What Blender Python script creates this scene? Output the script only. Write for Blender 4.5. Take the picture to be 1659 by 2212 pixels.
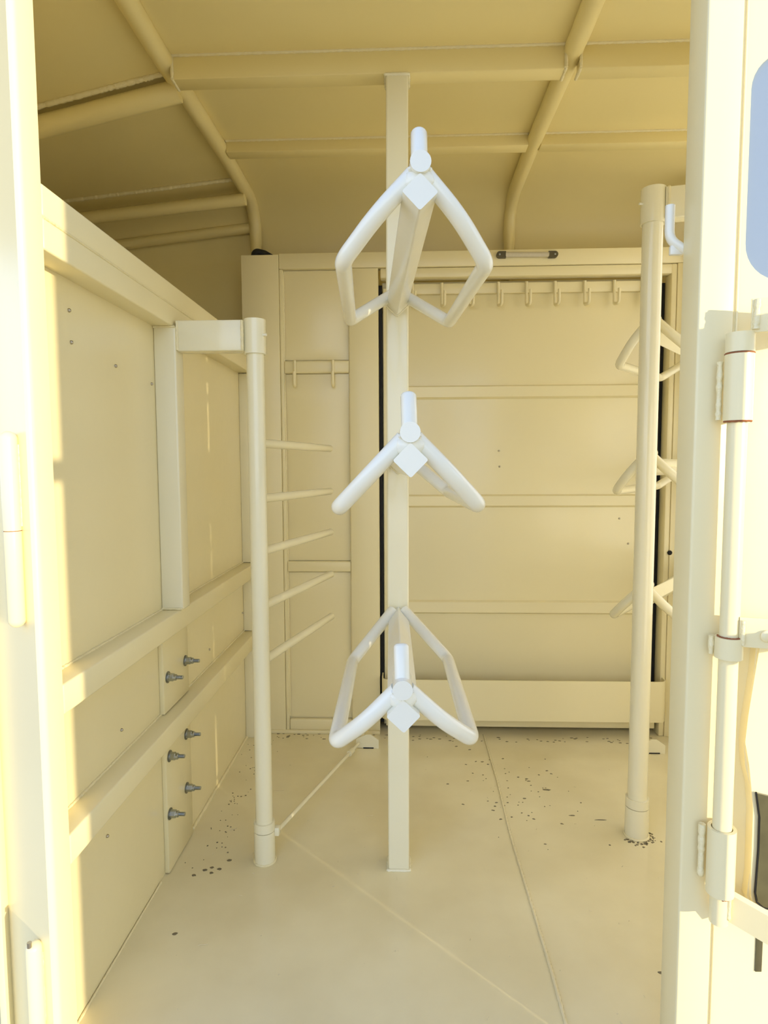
import bpy, bmesh, math, random
from mathutils import Vector, Matrix
random.seed(7)
S = bpy.context.scene
for o in list(bpy.data.objects): bpy.data.objects.remove(o)

# ------------------------------------------------------------ camera
F_PX, YAW, PITCH, ROLL = 1336.0, 0.03787, 0.07407, 0.00438
cy, sy, ct, st = math.cos(YAW), math.sin(YAW), math.cos(PITCH), math.sin(PITCH)
fwd = Vector((-sy*ct, cy*ct, -st)); rgt = Vector((cy, sy, 0)); dwn = fwd.cross(rgt)
r2 = math.cos(ROLL)*rgt + math.sin(ROLL)*dwn
d2 = -math.sin(ROLL)*rgt + math.cos(ROLL)*dwn
CAM = Vector((0, 0, 1.0))
cd = bpy.data.cameras.new('camera'); co = bpy.data.objects.new('camera', cd)
S.collection.objects.link(co); S.camera = co
m3 = Matrix((r2, -d2, -fwd)).transposed()
co.matrix_world = Matrix.Translation(CAM) @ m3.to_4x4()
cd.sensor_fit = 'HORIZONTAL'; cd.sensor_width = 36.0
cd.lens = 36.0*F_PX/1659.0
cd.clip_start = 0.02

# ------------------------------------------------------------ light
S.view_settings.view_transform = 'Standard'; S.view_settings.look = 'None'
S.view_settings.gamma = 1.0; S.view_settings.use_curve_mapping = False
S.view_settings.exposure = 0.92
w = bpy.data.worlds.new('sky'); S.world = w; w.use_nodes = True
nt = w.node_tree; nt.nodes.clear()
wo = nt.nodes.new('ShaderNodeOutputWorld'); bg = nt.nodes.new('ShaderNodeBackground')
tc = nt.nodes.new('ShaderNodeTexCoord'); sp = nt.nodes.new('ShaderNodeSeparateXYZ')
cr = nt.nodes.new('ShaderNodeValToRGB')
nt.links.new(tc.outputs['Generated'], sp.inputs[0]); nt.links.new(sp.outputs['Z'], cr.inputs[0])
nt.links.new(cr.outputs[0], bg.inputs[0]); nt.links.new(bg.outputs[0], wo.inputs[0])
e = cr.color_ramp.elements
e[0].position = 0.0; e[0].color = (1.00, 1.08, 1.16, 1)
e[1].position = 0.75; e[1].color = (0.14, 0.25, 0.60, 1)
k = cr.color_ramp.elements.new(0.20); k.color = (0.78, 0.95, 1.22, 1)
k = cr.color_ramp.elements.new(0.45); k.color = (0.40, 0.52, 0.80, 1)
bg.inputs[1].default_value = 1.12
sd = bpy.data.lights.new('sun', 'SUN'); so = bpy.data.objects.new('sun', sd)
S.collection.objects.link(so)
sd.energy = 2.7; sd.color = (1.0, 0.85, 0.58); sd.angle = math.radians(0.6)
so.rotation_euler = Vector((-1.0, 0.95, -0.14)).to_track_quat('-Z', 'Y').to_euler()
so.location = (4, -4, 3)

# ------------------------------------------------------------ materials
def mat(name, col, rough=0.3, metal=0.0, var=0.0, bump=0.0, bscale=60, spec=0.5, coat=0.0, vscale=3.0):
    m = bpy.data.materials.new(name); m.use_nodes = True
    t = m.node_tree; p = t.nodes['Principled BSDF']
    p.inputs['Base Color'].default_value = (*col, 1); p.inputs['Roughness'].default_value = rough
    p.inputs['Metallic'].default_value = metal; p.inputs['Specular IOR Level'].default_value = spec
    p.inputs['Coat Weight'].default_value = coat; p.inputs['Coat Roughness'].default_value = 0.08
    g = t.nodes.new('ShaderNodeNewGeometry')
    if var:
        n = t.nodes.new('ShaderNodeTexNoise'); n.inputs['Scale'].default_value = vscale; n.inputs['Detail'].default_value = 4
        t.links.new(g.outputs['Position'], n.inputs['Vector'])
        mx = t.nodes.new('ShaderNodeMix'); mx.data_type = 'RGBA'
        mx.inputs['A'].default_value = (*[c*(1-var) for c in col], 1)
        mx.inputs['B'].default_value = (*[min(1, c*(1+var)) for c in col], 1)
        t.links.new(n.outputs['Fac'], mx.inputs['Factor']); t.links.new(mx.outputs['Result'], p.inputs['Base Color'])
    if bump:
        n2 = t.nodes.new('ShaderNodeTexNoise'); n2.inputs['Scale'].default_value = bscale; n2.inputs['Detail'].default_value = 3
        t.links.new(g.outputs['Position'], n2.inputs['Vector'])
        b = t.nodes.new('ShaderNodeBump'); b.inputs['Strength'].default_value = bump; b.inputs['Distance'].default_value = 0.002
        t.links.new(n2.outputs['Fac'], b.inputs['Height']); t.links.new(b.outputs[0], p.inputs['Normal'])
    return m
CREAM = (0.88, 0.775, 0.455)
M = {
 'paint': mat('cream_paint', CREAM, 0.30, bump=0.25, bscale=22, var=0.02),
 'tube': mat('cream_gloss_paint', (0.89, 0.82, 0.56), 0.18, bump=0.10, bscale=30, coat=0.3),
 'rack': mat('white_gloss_paint', (0.88, 0.85, 0.70), 0.22, bump=0.1, bscale=40, coat=0.3),
 'sheet': mat('cream_sheet_paint', CREAM, 0.24, bump=0.5, bscale=9, var=0.02),
 'roof': mat('cream_roof_bounce_tint', (0.88, 0.74, 0.34), 0.34, bump=0.9, bscale=5, var=0.03),  # same cream as the walls, its colour deepened for warm bounced light
 'weld': mat('painted_weld', CREAM, 0.3, bump=1.0, bscale=180),
 'steel': mat('zinc_steel', (0.42, 0.45, 0.46), 0.28, metal=1.0, bump=0.3, bscale=400),
 'washer': mat('dull_washer', (0.24, 0.24, 0.20), 0.4, metal=0.8),
 'rivet': mat('steel_rivet', (0.5, 0.46, 0.38), 0.3, metal=1.0),
 'black': mat('black_rubber', (0.008, 0.008, 0.009), 0.6),
 'gap': mat('black_gasket', (0.006, 0.006, 0.006), 0.8),
 'lampcap': mat('olive_plastic', (0.10, 0.085, 0.045), 0.5),
 'rust': mat('rusty_edge', (0.32, 0.11, 0.035), 0.8, var=0.3, vscale=90),
 'darkpane': mat('dark_olive_pane', (0.10, 0.09, 0.045), 0.18, var=0.45, vscale=22),
 'ground': mat('gravel_ground', (0.66, 0.52, 0.32), 0.95, var=0.5, vscale=40, bump=1.0, bscale=90),
 'straw': mat('pale_straw', (0.80, 0.70, 0.45), 0.7),
 'dirt': mat('dark_dirt', (0.20, 0.165, 0.09), 0.8, var=0.3),
}
# floor: glossy beige paint with scattered dirty specks and scuffs
fm = mat('beige_floor_paint', (0.70, 0.625, 0.445), 0.15, bump=0.25, bscale=14)
t = fm.node_tree; p = t.nodes['Principled BSDF']; g = t.nodes.new('ShaderNodeNewGeometry')
def N(kind, **kw):
    n = t.nodes.new(kind)
    for a, b in kw.items(): n.inputs[a].default_value = b
    return n
no = N('ShaderNodeTexNoise', Scale=3.2, Detail=6.0); t.links.new(g.outputs['Position'], no.inputs['Vector'])
rmp = t.nodes.new('ShaderNodeValToRGB'); rmp.color_ramp.elements[0].color = (0.78, 0.68, 0.40, 1); rmp.color_ramp.elements[1].color = (0.88, 0.785, 0.49, 1)
rmp.color_ramp.elements[0].position = 0.35; rmp.color_ramp.elements[1].position = 0.65
t.links.new(no.outputs['Fac'], rmp.inputs[0])
n2 = N('ShaderNodeTexNoise', Scale=26.0, Detail=5.0, Roughness=0.65); t.links.new(g.outputs['Position'], n2.inputs['Vector'])
r3 = t.nodes.new('ShaderNodeValToRGB'); r3.color_ramp.elements[0].position = 0.70; r3.color_ramp.elements[1].position = 0.78
r3.color_ramp.elements[1].color = (0.55, 0.55, 0.55, 1)
t.links.new(n2.outputs['Fac'], r3.inputs[0])
mx = t.nodes.new('ShaderNodeMix'); mx.data_type = 'RGBA'; mx.inputs['B'].default_value = (0.34, 0.28, 0.17, 1)
t.links.new(r3.outputs[0], mx.inputs['Factor']); t.links.new(rmp.outputs[0], mx.inputs['A'])
t.links.new(mx.outputs['Result'], p.inputs['Base Color']); M['floor'] = fm
# window: pale bluish acrylic, lets light through softly
wm = bpy.data.materials.new('bluish_acrylic'); wm.use_nodes = True; t = wm.node_tree
p = t.nodes['Principled BSDF']; p.inputs['Base Color'].default_value = (0.26, 0.34, 0.47, 1); p.inputs['Roughness'].default_value = 0.12
tr = t.nodes.new('ShaderNodeBsdfTranslucent'); tr.inputs[0].default_value = (0.85, 0.88, 0.85, 1)
ms = t.nodes.new('ShaderNodeMixShader'); ms.inputs[0].default_value = 0.15
t.links.new(p.outputs[0], ms.inputs[1]); t.links.new(tr.outputs[0], ms.inputs[2]); t.links.new(ms.outputs[0], t.nodes['Material Output'].inputs[0])
M['pane'] = wm
wm = bpy.data.materials.new('added_frosted_pane'); wm.use_nodes = True; t = wm.node_tree
tr = t.nodes.new('ShaderNodeBsdfTranslucent'); tr.inputs[0].default_value = (0.97, 0.96, 0.92, 1)
t.links.new(tr.outputs[0], t.nodes['Material Output'].inputs[0]); M['frost'] = wm
lm = mat('lamp_diffuser', (0.62, 0.56, 0.42), 0.15, var=0.1, vscale=120); M['lens'] = lm

# ------------------------------------------------------------ helpers
def link(o, parent=None):
    S.collection.objects.link(o)
    if parent is not None: o.parent = parent
    return o
def finish(name, bm, m, parent=None, smooth=True, ang=35):
    me = bpy.data.meshes.new(name); bmesh.ops.recalc_face_normals(bm, faces=bm.faces[:])
    bm.to_mesh(me); bm.free(); me.materials.append(M[m])
    if smooth:
        for f in me.polygons: f.use_smooth = True
        me.set_sharp_from_angle(angle=math.radians(ang))
    o = bpy.data.objects.new(name, me)
    if parent is not None and parent.type == 'EMPTY' or (parent is not None and tuple(parent.location) != (0, 0, 0)):
        link(o, parent); o.matrix_parent_inverse = parent_world(parent).inverted()
    else: link(o, parent)
    return o
def parent_world(p):
    m = Matrix.Translation(p.location) @ p.rotation_euler.to_matrix().to_4x4()
    if p.parent is not None: m = parent_world(p.parent) @ p.matrix_parent_inverse @ m
    return m
def empty(name, loc, parent=None):
    o = bpy.data.objects.new(name, None); o.empty_display_size = 0.05; o.location = loc
    return link(o, parent)
def tag(o, label, cat, group=None):
    o['label'] = label; o['category'] = cat
    if group: o['group'] = group
    return o
def struct(o):
    o['kind'] = 'structure'; return o
def badd(bm, x0, x1, y0, y1, z0, z1, bev=0.0, seg=2):
    r = bmesh.ops.create_cube(bm, size=1.0)
    vs = r['verts']
    for v in vs:
        v.co = Vector((x0+(v.co.x+.5)*(x1-x0), y0+(v.co.y+.5)*(y1-y0), z0+(v.co.z+.5)*(z1-z0)))
    if bev:
        es = list({e for v in vs for e in v.link_edges})
        bmesh.ops.bevel(bm, geom=es, offset=bev, segments=seg, profile=0.5, affect='EDGES')
    return bm
def box(name, m, parent, *a, bev=0.002, seg=2):
    bm = bmesh.new(); badd(bm, *a, bev=bev, seg=seg); return finish(name, bm, m, parent)
def fillet(pts, rad, n=7):
    pts = [Vector(q) for q in pts]
    if not isinstance(rad, (list, tuple)): rad = [rad]*(len(pts)-2)
    out = [pts[0]]
    for i in range(1, len(pts)-1):
        a, b, c = pts[i-1], pts[i], pts[i+1]
        u, v = (a-b), (c-b); lu, lv = u.length, v.length; u.normalize(); v.normalize()
        d = u.angle(v)
        R = rad[i-1]; tl = min(R/math.tan(d/2), lu*.48, lv*.48)
        p0, p1 = b+u*tl, b+v*tl
        for k in range(n+1):
            s = k/n; out.append((1-s)**2*p0 + 2*s*(1-s)*b + s*s*p1)
    out.append(pts[-1]); return out
def sweep(bm, pts, prof, cap=True, up=None):
    """prof: list of (a,b) offsets; swept along pts with parallel transport"""
    pts = [Vector(q) for q in pts]
    T = []
    for i in range(len(pts)):
        if i == 0: d = pts[1]-pts[0]
        elif i == len(pts)-1: d = pts[-1]-pts[-2]
        else: d = (pts[i+1]-pts[i]).normalized()+(pts[i]-pts[i-1]).normalized()
        T.append(d.normalized())
    ref = Vector(up) if up else (Vector((0, 0, 1)) if abs(T[0].z) < .9 else Vector((0, 1, 0)))
    n = (ref - T[0]*ref.dot(T[0])).normalized()
    rings = []
    for i, q in enumerate(pts):
        n = (n - T[i]*n.dot(T[i])).normalized(); b = T[i].cross(n)
        rings.append([bm.verts.new(q + b*a + n*c) for a, c in prof])
    L = len(prof)
    for i in range(len(rings)-1):
        for j in range(L):
            bm.faces.new((rings[i][j], rings[i][(j+1) % L], rings[i+1][(j+1) % L], rings[i+1][j]))
    if cap:
        bm.faces.new(rings[0][::-1]); bm.faces.new(rings[-1])
def circ(r, n=20): return [(r*math.cos(2*math.pi*k/n), r*math.sin(2*math.pi*k/n)) for k in range(n)]
def rsq(h, r=0.004, w=None, n=3, rot=0):
    w = h if w is None else w; out = []
    for qx, qy, a0 in ((w-r, h-r, 0), (-w+r, h-r, 90), (-w+r, -h+r, 180), (w-r, -h+r, 270)):
        for k in range(n+1):
            a = math.radians(a0+90*k/n); out.append((qx+r*math.cos(a), qy+r*math.sin(a)))
    if rot:
        c, s = math.cos(rot), math.sin(rot); out = [(x*c-y*s, x*s+y*c) for x, y in out]
    return out
def tube(name, m, parent, pts, r, bend=0, n=20, cap=True, roundend=0):
    bm = bmesh.new(); pts = fillet(pts, bend) if bend else pts
    if roundend: dome(bm, pts, r, n, roundend)
    else: sweep(bm, pts, circ(r, n), cap)
    return finish(name, bm, m, parent, ang=50)
def dome(bm, pts, r, n, which, k=None):
    """tube whose last end (which&2) or first end (which&1) is domed; radius varies per ring"""
    k = k or r; pts = [Vector(q) for q in pts]; P = []; R = []
    if which & 1:
        d = (pts[1]-pts[0]).normalized()
        for a in (88, 70, 50, 28, 10): P.append(pts[0]+d*(k-k*math.sin(math.radians(a)))); R.append(r-k+k*math.cos(math.radians(a)))
        rest = pts[1:]
    else: rest = pts
    if which & 2:
        d = (rest[-1]-(rest[-2] if len(rest) > 1 else P[-1])).normalized(); last = rest[-1]
        for q in rest[:-1]: P.append(q); R.append(r)
        for a in (10, 28, 50, 70, 88): P.append(last-d*(k-k*math.sin(math.radians(a)))); R.append(r-k+k*math.cos(math.radians(a)))
    else:
        for q in rest: P.append(q); R.append(r)
    T = []
    for i in range(len(P)):
        a = P[max(i-1, 0)]; b = P[min(i+1, len(P)-1)]; T.append((b-a).normalized())
    ref = Vector((0, 0, 1)) if abs(T[0].z) < .9 else Vector((0, 1, 0))
    nn = (ref-T[0]*ref.dot(T[0])).normalized(); rings = []
    for i, q in enumerate(P):
        nn = (nn-T[i]*nn.dot(T[i])).normalized(); b = T[i].cross(nn)
        rings.append([bm.verts.new(q+b*x+nn*y) for x, y in circ(R[i], n)])
    for i in range(len(rings)-1):
        for j in range(n): bm.faces.new((rings[i][j], rings[i][(j+1) % n], rings[i+1][(j+1) % n], rings[i+1][j]))
    bm.faces.new(rings[0][::-1]); bm.faces.new(rings[-1])
def ring(name, m, parent, c, ro, ri, z0, z1, n=32):
    bm = bmesh.new(); vs = []
    for r, z in ((ri, z0), (ro, z0), (ro, z1), (ri, z1)):
        vs.append([bm.verts.new((c[0]+r*math.cos(2*math.pi*k/n), c[1]+r*math.sin(2*math.pi*k/n), z)) for k in range(n)])
    for i in range(4):
        a, b = vs[i], vs[(i+1) % 4]
        for j in range(n): bm.faces.new((a[j], a[(j+1) % n], b[(j+1) % n], b[j]))
    return finish(name, bm, m, parent, ang=40)
def bead(name, parent, pts, r=0.003, closed=False, m='weld'):
    """a lumpy weld bead along a line"""
    pts = [Vector(q) for q in pts]; P = []
    for a, b in zip(pts, pts[1:]):
        k = max(2, int((b-a).length/0.004))
        P += [a.lerp(b, i/k) for i in range(k)]
    P.append(pts[-1]); bm = bmesh.new(); rings = []
    for i, q in enumerate(P):
        d = (P[min(i+1, len(P)-1)]-P[max(i-1, 0)]).normalized()
        ref = Vector((0, 0, 1)) if abs(d.z) < .9 else Vector((0, 1, 0))
        n1 = (ref-d*ref.dot(d)).normalized(); b = d.cross(n1); rr = r*(0.8+0.4*random.random())
        rings.append([bm.verts.new(q+b*x+n1*y) for x, y in circ(rr, 8)])
    for i in range(len(rings)-1):
        for j in range(8): bm.faces.new((rings[i][j], rings[i][(j+1) % 8], rings[i+1][(j+1) % 8], rings[i+1][j]))
    bm.faces.new(rings[0][::-1]); bm.faces.new(rings[-1])
    return finish(name, bm, m, parent, ang=80)
def prism(bm, poly, axis, a0, a1):
    """extrude 2D polygon: axis 'y' -> poly (x,z); 'x' -> (y,z); 'z' -> (x,y)"""
    def v(q, a):
        return {'y': (q[0], a, q[1]), 'x': (a, q[0], q[1]), 'z': (q[0], q[1], a)}[axis]
    A = [bm.verts.new(v(q, a0)) for q in poly]; B = [bm.verts.new(v(q, a1)) for q in poly]
    n = len(poly)
    for i in range(n): bm.faces.new((A[i], A[(i+1) % n], B[(i+1) % n], B[i]))
    bm.faces.new(A[::-1]); bm.faces.new(B)
def rrect(x0, x1, z0, z1, r, n=6):
    out = []
    for cx_, cz_, a0 in ((x1-r, z1-r, 0), (x0+r, z1-r, 90), (x0+r, z0+r, 180), (x1-r, z0+r, 270)):
        for k in range(n+1):
            a = math.radians(a0+90*k/n); out.append((cx_+r*math.cos(a), cz_+r*math.sin(a)))
    return out

# ------------------------------------------------------------ ground and floor
XL, XR, YF, YB = -0.598, 1.32, 0.90, 2.44
bm = bmesh.new(); badd(bm, -30, 30, -30, 30, -0.60, -0.50)
gnd = struct(finish('ground', bm, 'ground', None))
floor = struct(box('floor', 'floor', None, -1.75, XR, 0.895, YB, -0.05, 0.0, bev=0))
bead('weld_seam', floor, [(0.283, 2.25, 0.0005), (0.284, 1.90, 0.0005), (0.278, 1.63, 0.0005), (0.281, 1.40, 0.0005), (0.284, 1.16, 0.0005), (0.281, 0.92, 0.0005)], 0.0036, m='floor')
bead('weld_seam', floor, [(XL+.003, 2.24, 0.001), (XL+.003, 1.62, 0.001)], 0.005, m='paint')
bead('weld_seam', floor, [(XL+.003, 1.40, 0.001), (XL+.003, 0.96, 0.001)], 0.0025, m='paint')

# ------------------------------------------------------------ ceiling sheet, curving down into the outer rear wall
prof = [(0.90, 1.968), (1.50, 1.966), (1.95, 1.992), (2.17, 1.995)]
for k in range(1, 9):
    a = math.radians(90-k*90/8); prof.append((2.25+0.19*math.cos(a), 1.805+0.19*math.sin(a)))
prof[3] = (2.23, 1.996)
def drop(y): return max(0.09, min(0.30, 0.21-0.18*(y-1.6)))
def zc(x, y, z): return z - (drop(y)*(-0.572-x) if x < -0.572 else 0)
bm = bmesh.new(); xs = [-1.75+0.1178*i for i in range(11)]+[-0.3, 0, .3, .6, .9, 1.1, XR]
cols = []
pr2 = []
for (a, b) in zip(prof, prof[1:]):
    kk = 4 if b[0]-a[0] > .15 else 1
    for i in range(kk): pr2.append((a[0]+(b[0]-a[0])*i/kk, a[1]+(b[1]-a[1])*i/kk))
pr2.append(prof[-1])
for th in (0, 0.012):
    for x in xs: cols.append([bm.verts.new((x, y+(th if y > 2.3 else 0), zc(x, y, z)+th)) for y, z in pr2])
nx = len(xs)
for s in (0, nx):
    for i in range(nx-1):
        for j in range(len(pr2)-1): bm.faces.new((cols[s+i][j], cols[s+i+1][j], cols[s+i+1][j+1], cols[s+i][j+1]))
ceil = struct(finish('ceiling', bm, 'roof', None, ang=60))
rear = struct(box('wall_rear', 'roof', None, -1.75, XR, 2.44, 2.452, -0.05, 1.83, bev=0))

# roof bows (round tubes running front to back) and purlins
def bow(x, yend):
    pts = [(x, 0.93, 1.957), (x, 1.45, 1.952), (x, 2.0, 1.978), (x, yend, 1.978), (x, yend, 1.60), (x, yend, 1.1)]
    return tube('roof_bow', 'roof', ceil, fillet(pts, [1.0, 1.0, 0.13, 1.0]), 0.0225, n=18)
bow(-0.572, 2.395); bow(0.384, 2.41)
def purlin(x0, x1, y0, y1, z0, z1):
    return box('purlin', 'roof', ceil, x0, x1, y0, y1, z0, z1, bev=0.003)
for a, b in ((-0.552, 0.365), (0.402, XR)):
    purlin(a, b, 1.512, 1.557, 1.912, 1.99); bead('weld_seam', ceil, [(a, 1.511, 1.966), (b, 1.511, 1.966)], 0.004)
    purlin(a, b, 1.945, 1.990, 1.957, 2.01); bead('weld_seam', ceil, [(a, 1.944, 1.991), (b, 1.944, 1.991)], 0.004)
for x in (-0.553, 0.367, 0.401): bead('weld_seam', ceil, [(x, 1.512, 1.914), (x, 1.557, 1.914)], 0.004); bead('weld_seam', ceil, [(x, 1.511, 1.914), (x, 1.511, 1.96)], 0.004)
def nosebar(y, z, r, s, yl=None):
    yl = y if yl is None else yl
    return tube('nose_bar', 'roof', ceil, [(-0.57, y, z), (-1.7, yl, z-1.13*s)], r, n=16)
nosebar(1.60, 1.937, 0.026, 0.215); nosebar(2.24, 1.942, 0.021, 0.092); nosebar(2.40, 1.905, 0.019, 0.105)
bead('weld_seam', ceil, [(-0.575, 1.57, 1.966), (-1.6, 1.57, 1.966-1.03*.215)], 0.007)
bead('weld_seam', ceil, [(-0.575, 2.19, 1.99), (-1.6, 2.19, 1.99-1.03*.10)], 0.007)

# slanted nose wall and the other outer walls
bm = bmesh.new()
a, b = Vector((-0.612, 0.955)), Vector((-1.55, 2.50)); nrm = Vector((-(b-a).y, (b-a).x)).normalized()*0.012
for z0, z1 in ((-0.05, 2.02),):
    q = [a, b, b+nrm, a+nrm]
    prism(bm, [(v.x, v.y) for v in q], 'z', z0, z1)
nose = struct(finish('wall_nose', bm, 'roof', None))
wr = struct(empty('wall_right', (XR, 1.7, 0)))
for q in ((YF, 1.10, -0.05, 2.0), (2.15, YB, -0.05, 2.0), (1.10, 2.15, -0.05, 0.45), (1.10, 2.15, 1.88, 2.0)):
    box('wall_sheet', 'paint', wr, XR, XR+0.012, *q, bev=0)
box('added_window_frame', 'paint', wr, XR-.004, XR+.016, 1.562, 1.588, 0.45, 1.88, bev=.002)
added_win = struct(box('added_side_window', 'frost', None, XR+.004, XR+.008, 1.10, 2.15, 0.45, 1.88, bev=0))  # unseen frosted side window, added to bring more daylight inside

# ------------------------------------------------------------ front wall right of the opening, with window
WX0, WX1, WZ0, WZ1 = 0.470, 1.22, 1.256, 1.560
w3 = struct(box('added_front_window', 'frost', None, 0.70, 1.27, 0.906, 0.910, 0.30, 1.22, bev=0))  # unseen frosted window added for daylight, assumed from a back wall reflection
wf = struct(empty('wall_front', (0.8, 0.91, 0)))
bm = bmesh.new()
outer = [(0.457, -0.12), (XR, -0.12), (XR, 2.0), (0.457, 2.0)]
inner = rrect(WX0, WX1, WZ0, WZ1, 0.05, 8); inner2 = rrect(0.71, 1.26, 0.31, 1.21, 0.03, 6)
for y in (0.903, 0.915):
    ov = [bm.verts.new((q[0], y, q[1])) for q in outer]; iv = [bm.verts.new((q[0], y, q[1])) for q in inner]; jv = [bm.verts.new((q[0], y, q[1])) for q in inner2]
    es = [bm.edges.new((ov[i], ov[(i+1) % 4])) for i in range(4)]+[bm.edges.new((iv[i], iv[(i+1) % len(iv)])) for i in range(len(iv))]+[bm.edges.new((jv[i], jv[(i+1) % len(jv)])) for i in range(len(jv))]
    bmesh.ops.triangle_fill(bm, use_beauty=True, edges=es)
    if y < .91: o1, i1, j1 = ov, iv, jv
for A, B in ((o1, ov), (i1, iv), (j1, jv)):
    for i in range(len(A)): bm.faces.new((A[i], A[(i+1) % len(A)], B[(i+1) % len(A)], B[i]))
finish('outer_sheet', bm, 'sheet', wf, ang=20)
box('jamb_post', 'paint', wf, 0.4075, 0.457, 0.900, 0.957, -0.12, 2.0, bev=0.0035, seg=3)
box('panel_strip', 'paint', wf, 0.4595, 0.462, 0.8995, 0.904, 0.0, 2.0, bev=0.0008)
win = struct(empty('window_1', ((WX0+WX1)/2, 0.909, (WZ0+WZ1)/2)))
bm = bmesh.new(); prism(bm, rrect(WX0-.004, WX1+.004, WZ0-.004, WZ1+.004, 0.052, 8), 'y', 0.906, 0.911)
finish('pane', bm, 'pane', win)
# white hook on the inner side of the right jamb
hk = tube('jamb_hook', 'rack', wf, fillet([(0.392, 0.968, 1.385), (0.392, 0.968, 1.335), (0.414, 0.962, 1.318)], [0.03]), 0.007, n=12)
bm = bmesh.new(); badd(bm, 0.392, 0.412, 0.962, 0.970, 1.312, 1.326, bev=0.002); finish('hook_foot', bm, 'rack', hk)
# header above the doorway
wh = box('door_header', 'paint', wf, -0.62, XR, 0.900, 0.957, 1.90, 2.02, bev=0.003)

# ------------------------------------------------------------ left door post with folded lip
wd = struct(empty('trim_1', (-0.58, 0.93, 0)))
bm = bmesh.new()
poly = [(-0.700, 1.004)]+[(-0.5635+0.010*math.sin(math.radians(a)), 0.910-0.010*math.cos(math.radians(a))) for a in range(0, 91, 15)]
poly += [(-0.5515, 0.918), (-0.5505, 0.9445), (-0.597, 0.950), (-0.690, 1.020)]
prism(bm, poly, 'z', -0.12, 1.95); finish('door_post', bm, 'paint', wd, ang=25)
box('post_edge', 'paint', wd, -0.7115, -0.6995, 0.985, 1.022, -0.12, 1.95, bev=0.002)
box('sill', 'paint', wd, -0.55, 0.407, 0.892, 0.95, -0.12, 0.0, bev=0.002)

# ------------------------------------------------------------ left partition wall
wl = struct(box('wall_left', 'sheet', None, XL-0.006, XL, 0.947, 2.25, 0.0, 1.40, bev=0))
XF = -0.551
def hrail(z0, z1, name='rail'): return box(name, 'paint', wl, XL-0.002, XF, 0.947, 2.25, z0, z1, bev=0.0035, seg=3)
hrail(1.331, 1.3785, 'top_beam'); hrail(1.380, 1.429, 'top_beam')
hrail(0.603, 0.653); hrail(0.350, 0.401)
bead('weld_seam', wl, [(XF-.001, 0.95, 1.3793), (XF-.001, 2.24, 1.3793)], 0.0022)
bead('weld_seam', wl, [(XL+.001, 0.95, 0.654), (XL+.001, 2.2, 0.654)], 0.003)
bead('weld_seam', wl, [(XL+.001, 0.95, 0.402), (XL+.001, 2.2, 0.402)], 0.003)
box('upright', 'tube', wl, XL, -0.545, 1.462, 1.512, 0.653, 1.331, bev=0.004, seg=3)
box('upright', 'tube', wl, XL, XF, 2.20, 2.25, 0.0, 0.349, bev=0.003)
box('upright', 'tube', wl, XL, XF, 2.20, 2.25, 0.402, 0.602, bev=0.003)
box('upright', 'tube', wl, XL, XF, 2.20, 2.25, 0.654, 1.330, bev=0.003)
for z in (0.656, 1.329): bead('weld_seam', wl, [(-0.597, 1.461, z), (-0.546, 1.461, z)], 0.0028)
box('stiffener_plate', 'paint', wl, XL, -0.586, 1.432, 1.600, 0.002, 0.349, bev=0.002)
box('stiffener_plate', 'paint', wl, XL, -0.586, 1.432, 1.600, 0.403, 0.602, bev=0.002)
def lathe_x(bm, x0, y, z, prof, n=20, hexa=False):
    rings = []
    for x, r in prof:
        rings.append([bm.verts.new((x0+x, y+r*math.cos(2*math.pi*k/n), z+r*math.sin(2*math.pi*k/n))) for k in range(n)])
    for i in range(len(rings)-1):
        for j in range(n): bm.faces.new((rings[i][j], rings[i][(j+1) % n], rings[i+1][(j+1) % n], rings[i+1][j]))
    bm.faces.new(rings[0][::-1]); bm.faces.new(rings[-1])
for y, z in ((1.576, .491), (1.456, .488), (1.568, .295), (1.452, .291), (1.56, .152), (1.444, .148)):
    x0 = -0.586
    bm = bmesh.new(); pf = [(0.0, .0050)]
    for k in range(12): pf += [(0.0225+k*.0012, .0050), (0.0231+k*.0012, .0043)]
    lathe_x(bm, x0, y, z, pf+[(0.0375, .0050), (0.0385, .0038)], 14); bt = finish('bolt', bm, 'steel', wl, ang=20)
    bm = bmesh.new(); lathe_x(bm, x0, y, z, [(0, .0142), (0.002, .0142)], 28); finish('washer', bm, 'washer', bt)
    bm = bmesh.new(); lathe_x(bm, x0+.002, y, z, [(0, .0108), (.0015, .0108), (.0022, .0098)], 20); lathe_x(bm, x0+.0040, y, z, [(0, .0097), (.0110, .0097), (.0122, .0086)], 6)
    lathe_x(bm, x0+.0160, y, z, [(0, .0080), (.0055, .0078), (.0068, .0060)], 18); finish('nut', bm, 'steel', bt, ang=25)
def rivet(parent, c, ax='x'):
    bm = bmesh.new(); bmesh.ops.create_uvsphere(bm, u_segments=12, v_segments=8, radius=0.0036)
    for v in bm.verts: v.co += Vector(c)
    return finish('rivet', bm, 'rivet', parent)
for y, z in ((1.095, 1.277), (1.098, 1.222), (1.265, 1.207), (1.473-.03, 1.194), (1.233, .453), (1.157, .269), (1.809, .451), (1.964, .305), (2.185, .472)):
    rivet(wl, (XL+.001, y, z))
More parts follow.
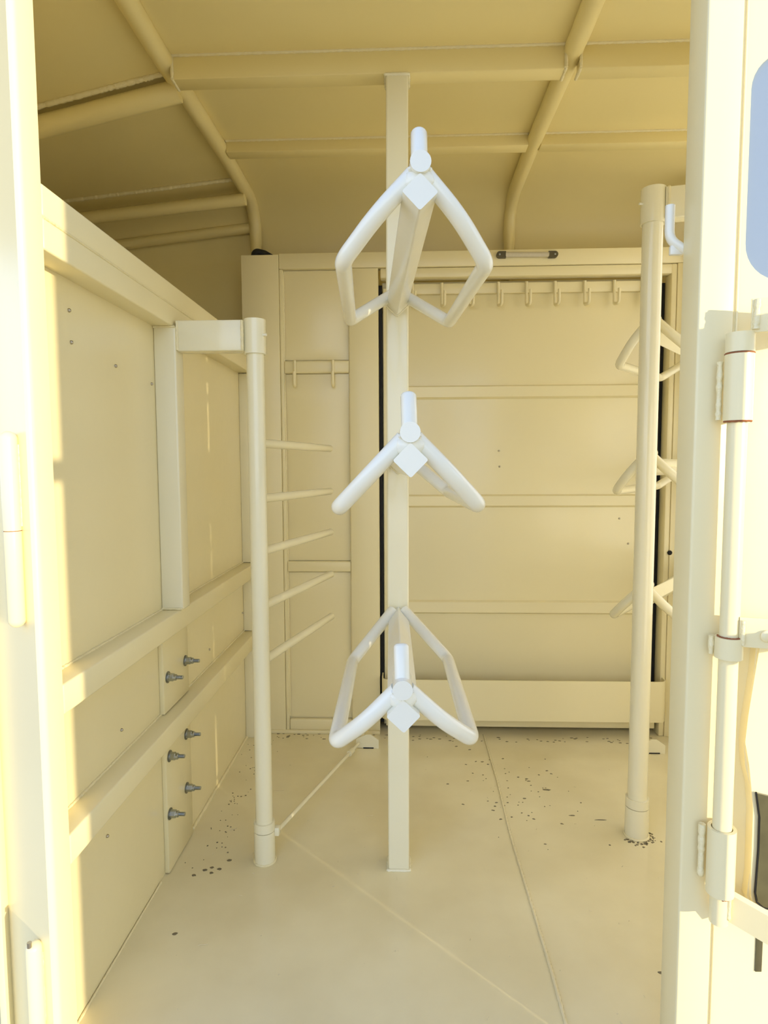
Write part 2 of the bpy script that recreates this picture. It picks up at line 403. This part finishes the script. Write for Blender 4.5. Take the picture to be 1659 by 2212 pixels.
# arm on the upright that holds the swing rack pole
PX, PY = -0.3635, 1.493
t2 = struct(empty('trim_2', (PX, PY, 0)))
box('hinge_arm', 'tube', t2, -0.545, -0.386, 1.468, 1.508, 1.273, 1.345, bev=0.003, seg=3)
ring('hinge_sleeve', 'tube', t2, (PX, PY), 0.0262, 0.0215, 1.268, 1.349)
bm = bmesh.new(); bmesh.ops.create_cone(bm, cap_ends=True, segments=28, radius1=0.0225, radius2=0.0215, depth=0.003)
for v in bm.verts: v.co += Vector((PX, PY, 1.3485))
finish('sleeve_cap', bm, 'tube', wl)
bead('weld_seam', t2, [(-0.388, 1.467, 1.275), (-0.388, 1.467, 1.343)], 0.0032); bead('weld_seam', t2, [(-0.543, 1.467, 1.275), (-0.543, 1.467, 1.343)], 0.0032)
tube('grease_nipple', 'rack', t2, [(PX+.02, PY-.012, 1.311), (PX+.0315, PY-.015, 1.311)], 0.003, n=10)
ring('floor_sleeve', 'tube', t2, (PX, PY), 0.0262, 0.0215, 0.0, 0.081)
bead('weld_seam', t2, [(PX+.0265*math.cos(a*.3), PY+.0265*math.sin(a*.3), .0015) for a in range(22)], 0.003)

# ------------------------------------------------------------ back partition with side panel and door frame
wb = struct(empty('wall_back', (0.2, 2.27, 0)))
Y0 = 2.25
box('stile', 'paint', wb, -0.592, -0.458, Y0-.004, 2.29, 0.0, 1.752, bev=0.002)
box('top_rail', 'paint', wb, -0.457, 1.05, Y0, 2.29, 1.703, 1.757, bev=0.003)
box('stile', 'paint', wb, -0.457, -0.445, Y0+.001, 2.29, 0.0, 1.702, bev=0.002)
box('stile', 'paint', wb, -0.207, -0.103, Y0+.001, 2.30, 0.0, 1.702, bev=0.002)
def panel(x0, x1, z0, z1, y=2.268):
    """slightly crowned recessed sheet"""
    bm = bmesh.new(); n = 12; g_ = []
    for i in range(n+1):
        for j in range(n+1):
            u, v = i/n, j/n; cr_ = 0.010*(math.sin(math.pi*u)**.7)*(math.sin(math.pi*v)**.35)
            g_.append(bm.verts.new((x0+(x1-x0)*u, y-cr_, z0+(z1-z0)*v)))
    for i in range(n):
        for j in range(n): bm.faces.new((g_[i*(n+1)+j], g_[(i+1)*(n+1)+j], g_[(i+1)*(n+1)+j+1], g_[i*(n+1)+j+1]))
    return finish('panel_sheet', bm, 'sheet', wb)
panel(-0.444, -0.208, 1.384, 1.70); panel(-0.444, -0.208, .652, 1.334); panel(-0.444, -0.208, .055, .607)
box('panel_back', 'paint', wb, -0.45, -0.20, 2.272, 2.285, 0.0, 1.703, bev=0)
hr = box('hook_rail', 'paint', wb, -0.445, -0.207, Y0+.004, 2.28, 1.336, 1.381, bev=0.006, seg=3)
box('cross_rail', 'paint', wb, -0.445, -0.207, Y0+.004, 2.28, 0.610, 0.650, bev=0.006, seg=3)
box('cross_rail', 'paint', wb, -0.445, -0.207, Y0+.002, 2.28, 0.006, 0.050, bev=0.006, seg=3)
box('bottom_lip', 'paint', wb, -0.592, -0.103, Y0-.012, Y0+.002, 0.0, 0.012, bev=0.002)
for x in (-.444, -.208):
    bead('weld_seam', wb, [(x, Y0+.012, .06), (x, Y0+.012, 1.69)], 0.003)
def hook(parent, x, y, ztop, h=0.085, out=0.022, m='paint', tw=.001):
    return tube('hook', m, parent, fillet([(x, y, ztop), (x, y, ztop-h), (x+tw, y-out, ztop-h), (x+tw, y-out, ztop-h+.050)], [0.011, 0.011]), 0.0052, n=12)
for x in (-0.405, -0.267): hook(wb, x, Y0-.001, 1.381, 0.092)
# header and right hand frame
box('header', 'paint', wb, -0.095, 0.93, Y0+.006, 2.30, 1.668, 1.7015, bev=0.004)
box('frame_post', 'paint', wb, 0.925, 0.945, Y0+.004, 2.31, 0.0, 1.702, bev=0.005)
fr = box('frame_post', 'paint', wb, 0.945, 1.09, Y0+.001, 2.31, 0.0, 1.7025, bev=0.002)
bm = bmesh.new(); bmesh.ops.create_cone(bm, cap_ends=True, segments=24, radius1=0.0085, radius2=0.0085, depth=0.0012, matrix=Matrix.Rotation(math.pi/2, 4, 'X'))
for v in bm.verts: v.co += Vector((0.945, 2.2495, .684))
finish('drilled_hole', bm, 'gap', fr)
box('rear_sheet', 'sheet', wb, 1.09, XR, 2.27, 2.285, 0.0, 1.752, bev=0)
box('gasket', 'gap', wb, -0.1025, -0.090, 2.285, 2.292, 0.03, 1.650, bev=0)
box('gasket', 'gap', wb, 0.903, 0.9245, 2.306, 2.311, 0.03, 1.650, bev=0)
box('recess_back', 'paint', wb, -0.09, 0.905, 2.318, 2.322, 0.01, 1.668, bev=0)

# ------------------------------------------------------------ the door in the back partition
dr = struct(empty('door_1', (0.4, 2.31, 0.03)))
box('door_panel', 'sheet', dr, -0.087, 0.902, 2.301, 2.315, 0.035, 1.645, bev=0.002)
box('door_edge', 'paint', dr, -0.087, -0.060, 2.288, 2.3015, 0.035, 1.640, bev=0.002)
for z0, z1 in ((1.250, 1.287), (0.853, 0.888), (0.453, 0.492)):
    bm = bmesh.new(); prism(bm, [(2.302, z0-.008), (2.287, z0), (2.287, z1), (2.302, z1+.006)], 'x', -0.059, 0.901); finish('rib', bm, 'paint', dr, ang=20)
box('hook_bar', 'paint', dr, -0.059, 0.901, 2.288, 2.3015, 1.618, 1.655, bev=0.003)
for x in (.020, .125, .226, .327, .427, .528, .633, .737, .840): hook(dr, x, 2.282, 1.655, 0.084, 0.026, tw=.009)
for x, z in ((.337, 1.054), (.340, .996), (.780, .804), (.814, .711)): rivet(dr, (x, 2.300, z))
# tray along the door foot: open box with rounded ends
bm = bmesh.new()
def uline(off, n=6):
    x0, x1, yf, r = -0.095+off, 0.935-off, 2.205+off, 0.028-off
    q = [(x0, 2.30)]
    for k in range(n+1):
        a = math.radians(180+90*k/n); q.append((x0+r+r*math.cos(a), yf+r+r*math.sin(a)))
    for k in range(n+1):
        a = math.radians(270+90*k/n); q.append((x1-r+r*math.cos(a), yf+r+r*math.sin(a)))
    q.append((x1, 2.30)); return q
zt, zb = 0.222, 0.072
A, B = uline(0), uline(0.004)
vo = [[bm.verts.new((x, y, z)) for x, y in L] for L, z in ((A, zb), (A, zt), (B, zt), (B, zb+.004))]
for i in range(3):
    for j in range(len(A)-1): bm.faces.new((vo[i][j], vo[i][j+1], vo[i+1][j+1], vo[i+1][j]))
bm.faces.new(vo[0]); bm.faces.new(vo[3])
finish('tray', bm, 'paint', dr, ang=30)
# bowed lower edge of the door
bm = bmesh.new(); P = []
for i in range(25):
    u = i/24; x = -0.08+u*0.99; P.append((x, 2.262+0.006*math.sin(math.pi*u), 0.048))
sweep(bm, P, rsq(0.020, .004, w=.006), True); finish('door_foot', bm, 'paint', dr)
box('foot_shelf', 'paint', dr, -0.08, 0.91, 2.262, 2.30, 0.026, 0.032, bev=0)

# ------------------------------------------------------------ strip light on the top rail
sl = tag(empty('strip_light', (0.42, 2.243, 1.737)), 'slim strip light with olive end caps on the rail above the hooks', 'light')
tube('lens', 'lens', sl, [(0.345, 2.241, 1.7365), (0.495, 2.241, 1.7345)], 0.0085, n=14)
for s, x, z in ((-1, 0.328, 1.7365), (1, 0.512, 1.7345)):
    bm = bmesh.new(); n = 8
    pl = [(x-s*.018, z+.011), (x-s*.018, z-.011)]+[(x+s*(.004+.011*math.sin(math.radians(a))), z-.011*math.cos(math.radians(a))) for a in range(0, 181, 20)]
    prism(bm, pl, 'y', 2.236, 2.249); c = finish('end_cap', bm, 'lampcap', sl, ang=30)
    bm = bmesh.new(); bmesh.ops.create_uvsphere(bm, u_segments=12, v_segments=8, radius=0.0035)
    for v in bm.verts: v.co = Vector((v.co.x, v.co.y*.5, v.co.z))+Vector((x+s*.004, 2.2355, z))
    finish('screw', bm, 'steel', c)

# ------------------------------------------------------------ black cable end lying on the partition top
bm = bmesh.new(); pts = fillet([(-0.556, 2.292, 1.757), (-0.552, 2.300, 1.782), (-0.520, 2.308, 1.776), (-0.478, 2.310, 1.752)], [0.02, 0.03])
sweep(bm, pts, circ(0.0125, 14)); tag(finish('cable_end', bm, 'black'), 'thick black cable end curling over the top left corner of the back partition', 'cable')

# ------------------------------------------------------------ saddle racks
L_, AX, AY, AZ, BY, JX, JZ = 0.5919, 0.104, 0.5088, 0.1067, 0.132, 0.027, 0.034
def saddle_rack(stand, base, zr, yaw, roll, m='rack'):
    """one welded rack; local +v runs from the post to the front end"""
    bx, by = base; cyw, syw, cr_, sr_ = math.cos(yaw), math.sin(yaw), math.cos(roll), math.sin(roll)
    def W(x, v, z):
        x, z = x*cr_-z*sr_, x*sr_+z*cr_
        return Vector((bx+x*cyw+v*syw, by+x*syw-v*cyw, zr+z))
    arm = bmesh.new(); up = W(0, 0, 1)-W(0, 0, 0)
    sweep(arm, [W(0, -.004, -.041), W(0, L_, -.041)], rsq(0.0177, .003, rot=math.pi/4), True, up=up)
    ao = finish('rack_arm', arm, m, stand, ang=30)
    tube('ridge_stub', m, ao, [W(0, L_-.055, -.002), W(0, L_+.002, -.002)], 0.0145, n=24)
    for s in (-1, 1):
        pts = fillet([W(s*.008, L_-.022, -.010), W(s*(AX*.55), L_-.03, -.010-AZ*.47), W(s*(AX+.003), AY+.008, -AZ-.004), W(s*(AX+.001), BY-.008, -AZ), W(s*JX*.5, 0.012, -JZ+.012)], [0.3, 0.034, 0.034], 9)
        tube('side_hoop', m, ao, pts, 0.0128, n=20)
    pts = [W(0, L_-.020, 0.0), W(0, L_-.028, .030), W(0, L_-.037, .056)]
    bm = bmesh.new(); dome(bm, pts, 0.0117, 18, 2, .006); finish('horn', bm, m, ao, ang=50)
    bm = bmesh.new(); bmesh.ops.create_uvsphere(bm, u_segments=20, v_segments=14, radius=1.0)
    ex, ey, ez = W(1, 0, 0)-W(0, 0, 0), W(0, 1, 0)-W(0, 0, 0), W(0, 0, 1)-W(0, 0, 0); c0 = W(0, L_-.016, -.020)
    for v in bm.verts:
        k = 1+.06*math.sin(9*v.co.x+5*v.co.z); v.co = c0+(ex*v.co.x*.0215+ey*v.co.y*.0125+ez*v.co.z*.0165)*k
    finish('weld_fillet', bm, m, ao, ang=80)
    for s in (-1, 1):
        bead('weld_seam', ao, [W(s*.027, .001, -.041), W(0, .001, -.067)], 0.0025, m='tube')
    a8 = [W(.0145*math.cos(k*.2618), L_-.004-.012*abs(math.sin(k*.2618)), .0145*math.sin(k*.2618)-.002) for k in range(13, 24)]
    bead('weld_seam', ao, a8, 0.003, m=m)
    return ao
st_ = tag(empty('saddle_rack_stand', (-0.0225, 1.487, 0)), 'cream square post in the middle with three white saddle racks pointing at the doorway', 'saddle rack')
bm = bmesh.new(); sweep(bm, [(-.0225, 1.488, 0), (-.0225, 1.488, 1.44), (-.0225, 1.538, 1.912)], rsq(.026, .005)); finish('post', bm, 'tube', st_)
for z, y in ((0.002, 0), (1.910, .051)):
    bead('weld_seam', st_, [(-.050, 1.4605+y, z), (.005, 1.4605+y, z), (.005, 1.515+y, z), (-.050, 1.515+y, z), (-.050, 1.4605+y, z)], 0.0035, m='tube')
saddle_rack(st_, (-0.0225, 1.461), 1.4126, 0.0695, -0.0147)
saddle_rack(st_, (-0.0225, 1.461), 1.0491, 0.0450, 0.0132)
saddle_rack(st_, (-0.0225, 1.461), 0.6801, 0.0259, 0.0254)
s2 = tag(empty('saddle_rack_stand', (1.036, 2.208, 0)), 'cream saddle rack stand behind the right hand pole, half hidden by the door jamb', 'saddle rack')
bm = bmesh.new(); sweep(bm, [(1.036, 2.208, 0), (1.036, 2.208, 1.957)], rsq(0.026, .005)); finish('post', bm, 'tube', s2)
YW2 = -math.radians(38)
for zz in (1.400, 1.035, 0.664):
    saddle_rack(s2, (1.016, 2.187), zz, YW2, 0.0, m='tube')

# ------------------------------------------------------------ swinging blanket rack on the left pole
sw = tag(empty('swing_blanket_rack', (PX, PY, 0.03)), 'tall cream pole at the left with five blanket bars swung to the back', 'blanket rack')
tube('pole', 'tube', sw, [(PX, PY, 0.004), (PX, PY, 1.346)], 0.0212, n=32)
ring('bottom_collar', 'tube', sw, (PX, PY), 0.0262, 0.0213, 0.0825, 0.105)
for zz in (1.057, 0.922, 0.792, 0.656, 0.519):
    a = Vector((PX+.008, PY+.012, zz)); b = Vector((-0.243, 1.965, zz-.001))
    tube('blanket_bar', 'tube', sw, [a, a.lerp(b, .5), b], 0.0112, n=18, roundend=2)
tube('latch_rod', 'tube', sw, [(-0.333, 1.50, 0.074), (-0.187, 2.065, 0.026), (-0.174, 2.115, 0.022)], 0.0055, n=12)
tube('rod_guide', 'tube', sw, [(-0.198, 2.02, 0.030), (-0.190, 2.05, 0.027)], 0.0095, n=14)
box('rod_lug', 'tube', sw, -0.341, -0.326, 1.492, 1.510, 0.064, 0.086, bev=0.003)

# ------------------------------------------------------------ right swing pole
QX, QY = 0.619, 1.632
rp = tag(empty('swing_rack_pole', (QX, QY, 0.03)), 'bare cream round pole near the right edge of the doorway', 'pole')
tube('pole', 'tube', rp, [(QX, QY, 0.004), (QX, QY, 1.685)], 0.0250, n=32)
ring('bottom_collar', 'tube', rp, (QX, QY), 0.0300, 0.0251, 0.083, 0.107)
ring('floor_sleeve', 'tube', wr, (QX, QY), 0.0305, 0.0255, 0.0, 0.0815)
bead('weld_seam', wr, [(QX+.031*math.cos(a*.3), QY+.031*math.sin(a*.3), .002) for a in range(22)], 0.0035, m='paint')
ring('hinge_sleeve', 'tube', wr, (QX, QY), 0.0300, 0.0255, 1.604, 1.690)
bm = bmesh.new(); bmesh.ops.create_cone(bm, cap_ends=True, segments=28, radius1=0.026, radius2=0.025, depth=0.003)
for v in bm.verts: v.co += Vector((QX, QY, 1.6895))
finish('sleeve_cap', bm, 'tube', wr)
bm = bmesh.new(); d_ = Vector((1, -0.22, 0)).normalized()
sweep(bm, [Vector((QX, QY, 1.648))+d_*.026, Vector((QX, QY, 1.648))+d_*.71], rsq(0.038, .003, w=.02)); finish('hinge_arm', bm, 'tube', wr)
bead('weld_seam', wr, [(QX+.028, QY-.027, 1.612), (QX+.028, QY-.027, 1.686)], 0.0035)
tube('grease_nipple', 'rack', wr, [(QX-.026, QY-.006, 1.652), (QX-.038, QY-.008, 1.652)], 0.003, n=10)

# ------------------------------------------------------------ latch receivers on the floor
def receiver(cx_, cy_, lab):
    r = tag(empty('latch_bracket', (cx_, cy_, 0)), lab, 'bracket')
    bm = bmesh.new(); prism(bm, [(cx_-.040, 0.003), (cx_-.040, .034), (cx_-.005, .050), (cx_+.012, .050), (cx_+.040, .030), (cx_+.040, .0)], 'y', cy_-.010, cy_-.005)
    finish('front_plate', bm, 'tube', r)
    bm = bmesh.new(); prism(bm, [(cx_-.042, 0.0), (cx_-.042, .022), (cx_-.02, .042), (cx_-.02, .0)], 'y', cy_+.012, cy_+.017)
    finish('back_plate', bm, 'tube', r)
    box('slot', 'gap', r, cx_-.015, cx_+.022, cy_-.0112, cy_-.010, 0.000, 0.004, bev=0)
    tube('pin', 'tube', r, [(cx_-.02, cy_-.005, .030), (cx_-.02, cy_+.05, .030)], 0.007, n=12)
    return r
receiver(-0.143, 2.135, 'small white wedge-shaped latch bracket on the floor behind the centre post')
receiver(0.852, 2.122, 'small white wedge-shaped latch bracket on the floor behind the right pole')

# ------------------------------------------------------------ right: locking bar, straps and opened door leaf
RX, RY = 0.4530, 0.874
lb = tag(empty('door_leaf', (RX, RY, 0.3)), 'opened outer door with its hinge rod and straps at the right edge', 'door')
tube('hinge_rod', 'paint', lb, [(RX, RY, 0.335), (RX, RY, 1.175)], 0.0128, n=28)
def sleeve(z0, z1, r, name='hinge_knuckle', parent=None):
    o = ring(name, 'paint', parent or lb, (RX, RY), r, 0.0129, z0, z1)
    return o
s1 = sleeve(1.152, 1.178, 0.0180); bead('rust_line', s1, [(RX+.0178*math.cos(a), RY+.0178*math.sin(a), 1.1505) for a in [math.radians(d) for d in range(150, 350, 12)]], 0.0011, m='rust')
s1b = ring('hinge_knuckle', 'paint', wf, (RX, RY), 0.0182, 0.0130, 1.060, 1.1495)
bead('rust_line', s1b, [(RX+.0165*math.cos(a), RY+.0165*math.sin(a), 1.0590) for a in [math.radians(d) for d in range(170, 350, 12)]], 0.0016, m='rust')
bead('weld_seam', s1b, [(RX-.019, RY+.014, 1.062), (RX-.019, RY+.014, 1.142)], 0.0042)
s2b = ring('hinge_knuckle', 'paint', wf, (RX, RY), 0.0182, 0.0132, 0.728, 0.758)
bead('weld_seam', s2b, [(RX-.018, RY+.013, 0.730), (RX-.018, RY+.013, 0.757)], 0.004)
bead('rust_line', s2b, [(RX+.0145*math.cos(a), RY+.0145*math.sin(a), 0.7585) for a in [math.radians(d) for d in range(150, 340, 12)]], 0.0013, m='rust')
s3b = ring('hinge_knuckle', 'paint', wf, (RX, RY), 0.0190, 0.0142, 0.380, 0.478)
bead('weld_seam', s3b, [(RX-.021, RY+.015, 0.395), (RX-.021, RY+.015, 0.474)], 0.0048)
bead('rust_line', s3b, [(RX+.0145*math.cos(a), RY+.0145*math.sin(a), 0.3785) for a in [math.radians(d) for d in range(255, 330, 12)]], 0.0022, m='rust')
# straps
def strap(z0, z1, name='hinge_strap'):
    bm = bmesh.new(); zc_ = (z0+z1)/2; h = (z1-z0)/2
    pts = fillet([(RX+.008, RY-.010, zc_), (0.60, RY-.050, zc_), (0.640, 0.66, zc_), (0.642, 0.58, zc_)], [0.03, 0.02])
    sweep(bm, pts, rsq(h, .0012, w=.0025)); return finish(name, bm, 'paint', lb, ang=30)
st1 = strap(1.176, 1.221); st2 = strap(0.747, 0.789)
bead('weld_seam', st1, [(RX+.012, RY-.0145, 1.180), (RX+.013, RY-.0150, 1.219)], 0.0042)
bead('weld_seam', st2, [(RX+.011, RY-.0145, 0.750), (RX+.011, RY-.0145, 0.785)], 0.0030)
bm = bmesh.new(); bmesh.ops.create_uvsphere(bm, u_segments=24, v_segments=12, radius=0.0085)
for v in bm.verts: v.co = Vector((v.co.x, v.co.y*.45, v.co.z))+Vector((0.492, RY-.0225, 0.765))
finish('rivet_head', bm, 'paint', st2)
# tongue handle welded to the rod's foot
bm = bmesh.new(); n = 14
def tongue(u, w_):  # u along, w_ across
    return Vector((RX+.008+u*0.70, RY-.006-u*0.45, 0.362-u*0.22))+Vector((0, 0, w_))
out = []
Lt, hw = 0.082, 0.021
up_ = [(0, hw), (Lt-.02, hw)]+[(Lt-.02+.021*math.sin(math.radians(a)), hw*math.cos(math.radians(a))) for a in range(15, 180, 15)]+[(Lt-.02, -hw), (0, -hw)]
off = Vector((0.28, 0.42, 0)).normalized()*.006
A = [bm.verts.new(tongue(*q)) for q in up_]; B = [bm.verts.new(tongue(*q)+Vector((.006, .004, .003))) for q in up_]
for i in range(len(A)): bm.faces.new((A[i], A[(i+1) % len(A)], B[(i+1) % len(A)], B[i]))
bm.faces.new(A[::-1]); bm.faces.new(B); bmesh.ops.bevel(bm, geom=[e_ for e_ in bm.edges if e_.is_manifold and e_.calc_face_angle(0) > .9], offset=.001, segments=2, affect='EDGES')
finish('tongue', bm, 'paint', lb, ang=30)
bead('weld_seam', lb, [(RX+.009, RY-.010, 0.345), (RX+.009, RY-.010, 0.380)], 0.003)
# the leaf itself, standing open outside the frame to the right
bm = bmesh.new(); prism(bm, [(0.645, 0.672), (0.645, -0.130), (0.675, -0.130), (0.675, 0.643)], 'z', -0.10, 1.98)
finish('leaf_panel', bm, 'sheet', lb)
kn = tube('knob', 'paint', lb, [(0.655, -0.13, 1.17), (0.655, -0.185, 1.17)], 0.020, n=20, roundend=2)
# dark pane with a cream housing on the front wall
hs = tag(empty('side_vent_box', (0.53, 0.895, 0.45)), 'cream box with a dark glossy pane low on the right edge', 'vent')
bm = bmesh.new()
hp = [(0.500, 0.760), (0.497, 0.700), (0.490, 0.640), (0.487, 0.600), (0.490, 0.565), (0.498, 0.535), (0.502, 0.500), (0.503, 0.40), (0.500, 0.365), (0.508, 0.345), (0.535, 0.325), (0.62, 0.325), (0.62, 0.760)]
prism(bm, hp, 'y', 0.885, 0.9035); bmesh.ops.bevel(bm, geom=[e_ for e_ in bm.edges if abs(e_.verts[0].co.y-.885) < 1e-4 and abs(e_.verts[1].co.y-.885) < 1e-4], offset=.004, segments=3, affect='EDGES')
finish('housing', bm, 'paint', hs, ang=40)
bm = bmesh.new(); prism(bm, [(0.5045, 0.526), (0.5105, 0.490), (0.511, 0.44), (0.509, 0.375), (0.512, 0.362), (0.520, 0.354), (0.61, 0.330), (0.61, 0.500)], 'y', 0.8805, 0.886); finish('dark_pane', bm, 'darkpane', hs)
bm = bmesh.new(); sweep(bm, [(0.5035, 0.882, 0.527), (0.5095, 0.882, 0.490), (0.510, 0.882, 0.44), (0.508, 0.882, 0.375), (0.511, 0.882, 0.360), (0.520, 0.882, 0.352), (0.60, 0.882, 0.330)], circ(.0014, 8)); finish('rubber_seal', bm, 'gap', hs)
box('drain_slot', 'darkpane', hs, 0.524, 0.534, 0.901, 0.9055, 0.235, 0.322, bev=0.001)

# ------------------------------------------------------------ left door hinges at the picture's left edge
def lhinge(x, z0, zm, z1, lab):
    yh = 0.914
    h = tag(empty('barrel_hinge', (x, yh, z0)), lab, 'hinge', None)
    a = tube('lower_barrel', 'paint', h, [(x, yh, z0), (x, yh, zm-.0012)], 0.0128, n=24, roundend=1)
    b = tube('upper_barrel', 'paint', h, [(x, yh, zm), (x, yh, z1)], 0.0128, n=24, roundend=2)
    tube('pin_line', 'rust', h, [(x, yh, zm-.004), (x, yh, zm+.002)], 0.0122, n=20)
    bead('weld_seam', h, [(x+.0125, 0.9200, zm+.006), (x+.0125, 0.9200, z1-.02)], 0.0035)
    return h
lhinge(-0.600, 0.755, 0.905, 1.055, 'cream barrel hinge halfway up the left door post')
hb = lhinge(-0.5985, -0.04, 0.10, 0.245, 'cream barrel hinge at the foot of the left door post')
tube('grease_nipple', 'rivet', hb, [(-0.5985, 0.903, 0.243), (-0.5985, 0.903, 0.2515)], 0.0035, n=12)

# ------------------------------------------------------------ straw wisps and dirt on the floor
bm = bmesh.new()
def wisp(x, y, ln, a, z=0.0012):
    d = Vector((math.cos(a), math.sin(a), 0)); n_ = Vector((-d.y, d.x, 0))
    pts = [Vector((x, y, z))+d*(ln*(i/5-.5))+n_*(0.06*ln*math.sin(i*1.1))+Vector((0, 0, .0006*(i % 2))) for i in range(6)]
    sweep(bm, pts, circ(.00065, 5))
for x, y, ln, a in ((-.455, 1.86, .03, .5), (-.40, 1.83, .035, .2), (-.485, 1.62, .028, .7), (-.43, 1.21, .02, .3), (-.11, 1.70, .02, .2), (-.40, 1.52, .01, 1), (-.38, 1.44, .006, 0), (-.39, 1.36, .008, 0)): wisp(x, y, ln, a)
for i in range(60):
    x = random.uniform(-.55, .8); y = random.uniform(1.05, 2.1); wisp(x, y, random.uniform(.002, .007), random.uniform(0, 3))
w_ = finish('straw', bm, 'straw'); tag(w_, 'tiny pale straw wisps scattered over the floor', 'straw'); w_['kind'] = 'stuff'
bm = bmesh.new()
def blob(x, y, r, el=1.0, a=0.0):
    n = 10; vs = []
    for k in range(n):
        t_ = 2*math.pi*k/n; rr = r*(.75+.5*random.random()); px_, py_ = rr*math.cos(t_)*el, rr*math.sin(t_)
        vs.append((x+px_*math.cos(a)-py_*math.sin(a), y+px_*math.sin(a)+py_*math.cos(a)))
    top = [bm.verts.new((q[0], q[1], .0009)) for q in vs]; bot = [bm.verts.new((q[0]+(q[0]-x)*.2, q[1]+(q[1]-y)*.2, .0001)) for q in vs]
    bm.faces.new(top)
    for k in range(n): bm.faces.new((bot[k], bot[(k+1) % n], top[(k+1) % n], top[k]))
for i in range(70):
    t_ = random.random(); y = 1.45+t_*.78; blob(-.50+random.gauss(0, .03)-.03*t_, y, random.uniform(.0008, .0022))
for x, y in ((-.525, 1.43), (-.505, 1.45), (-.49, 1.46), (-.485, 1.44), (-.47, 1.455), (-.455, 1.49), (-.50, 1.24)): blob(x, y, .0034, 1.4)
for i in range(70): blob(random.gauss(.33, .10), random.gauss(1.86, .13), random.uniform(.0007, .0026), random.uniform(1, 2.2), random.uniform(-.4, .4))
for i in range(60):
    a = random.uniform(-2.6, .3); r_ = random.gauss(.040, .006); blob(QX+r_*math.cos(a), QY+r_*math.sin(a), random.uniform(.001, .003))
for x, y, r_, el in ((.545, 1.70, .0018, 9), (.47, 1.72, .002, 4), (.50, 1.17, .003, 2), (.43, 1.86, .004, 2.5)): blob(x, y, r_, el)
for i in range(90): blob(random.uniform(-.58, .9), random.uniform(2.19, 2.24), random.uniform(.001, .0028), 2)
w_ = finish('dirt_specks', bm, 'dirt'); tag(w_, 'dark dirt specks and scuffs scattered over the floor', 'dirt'); w_['kind'] = 'stuff'
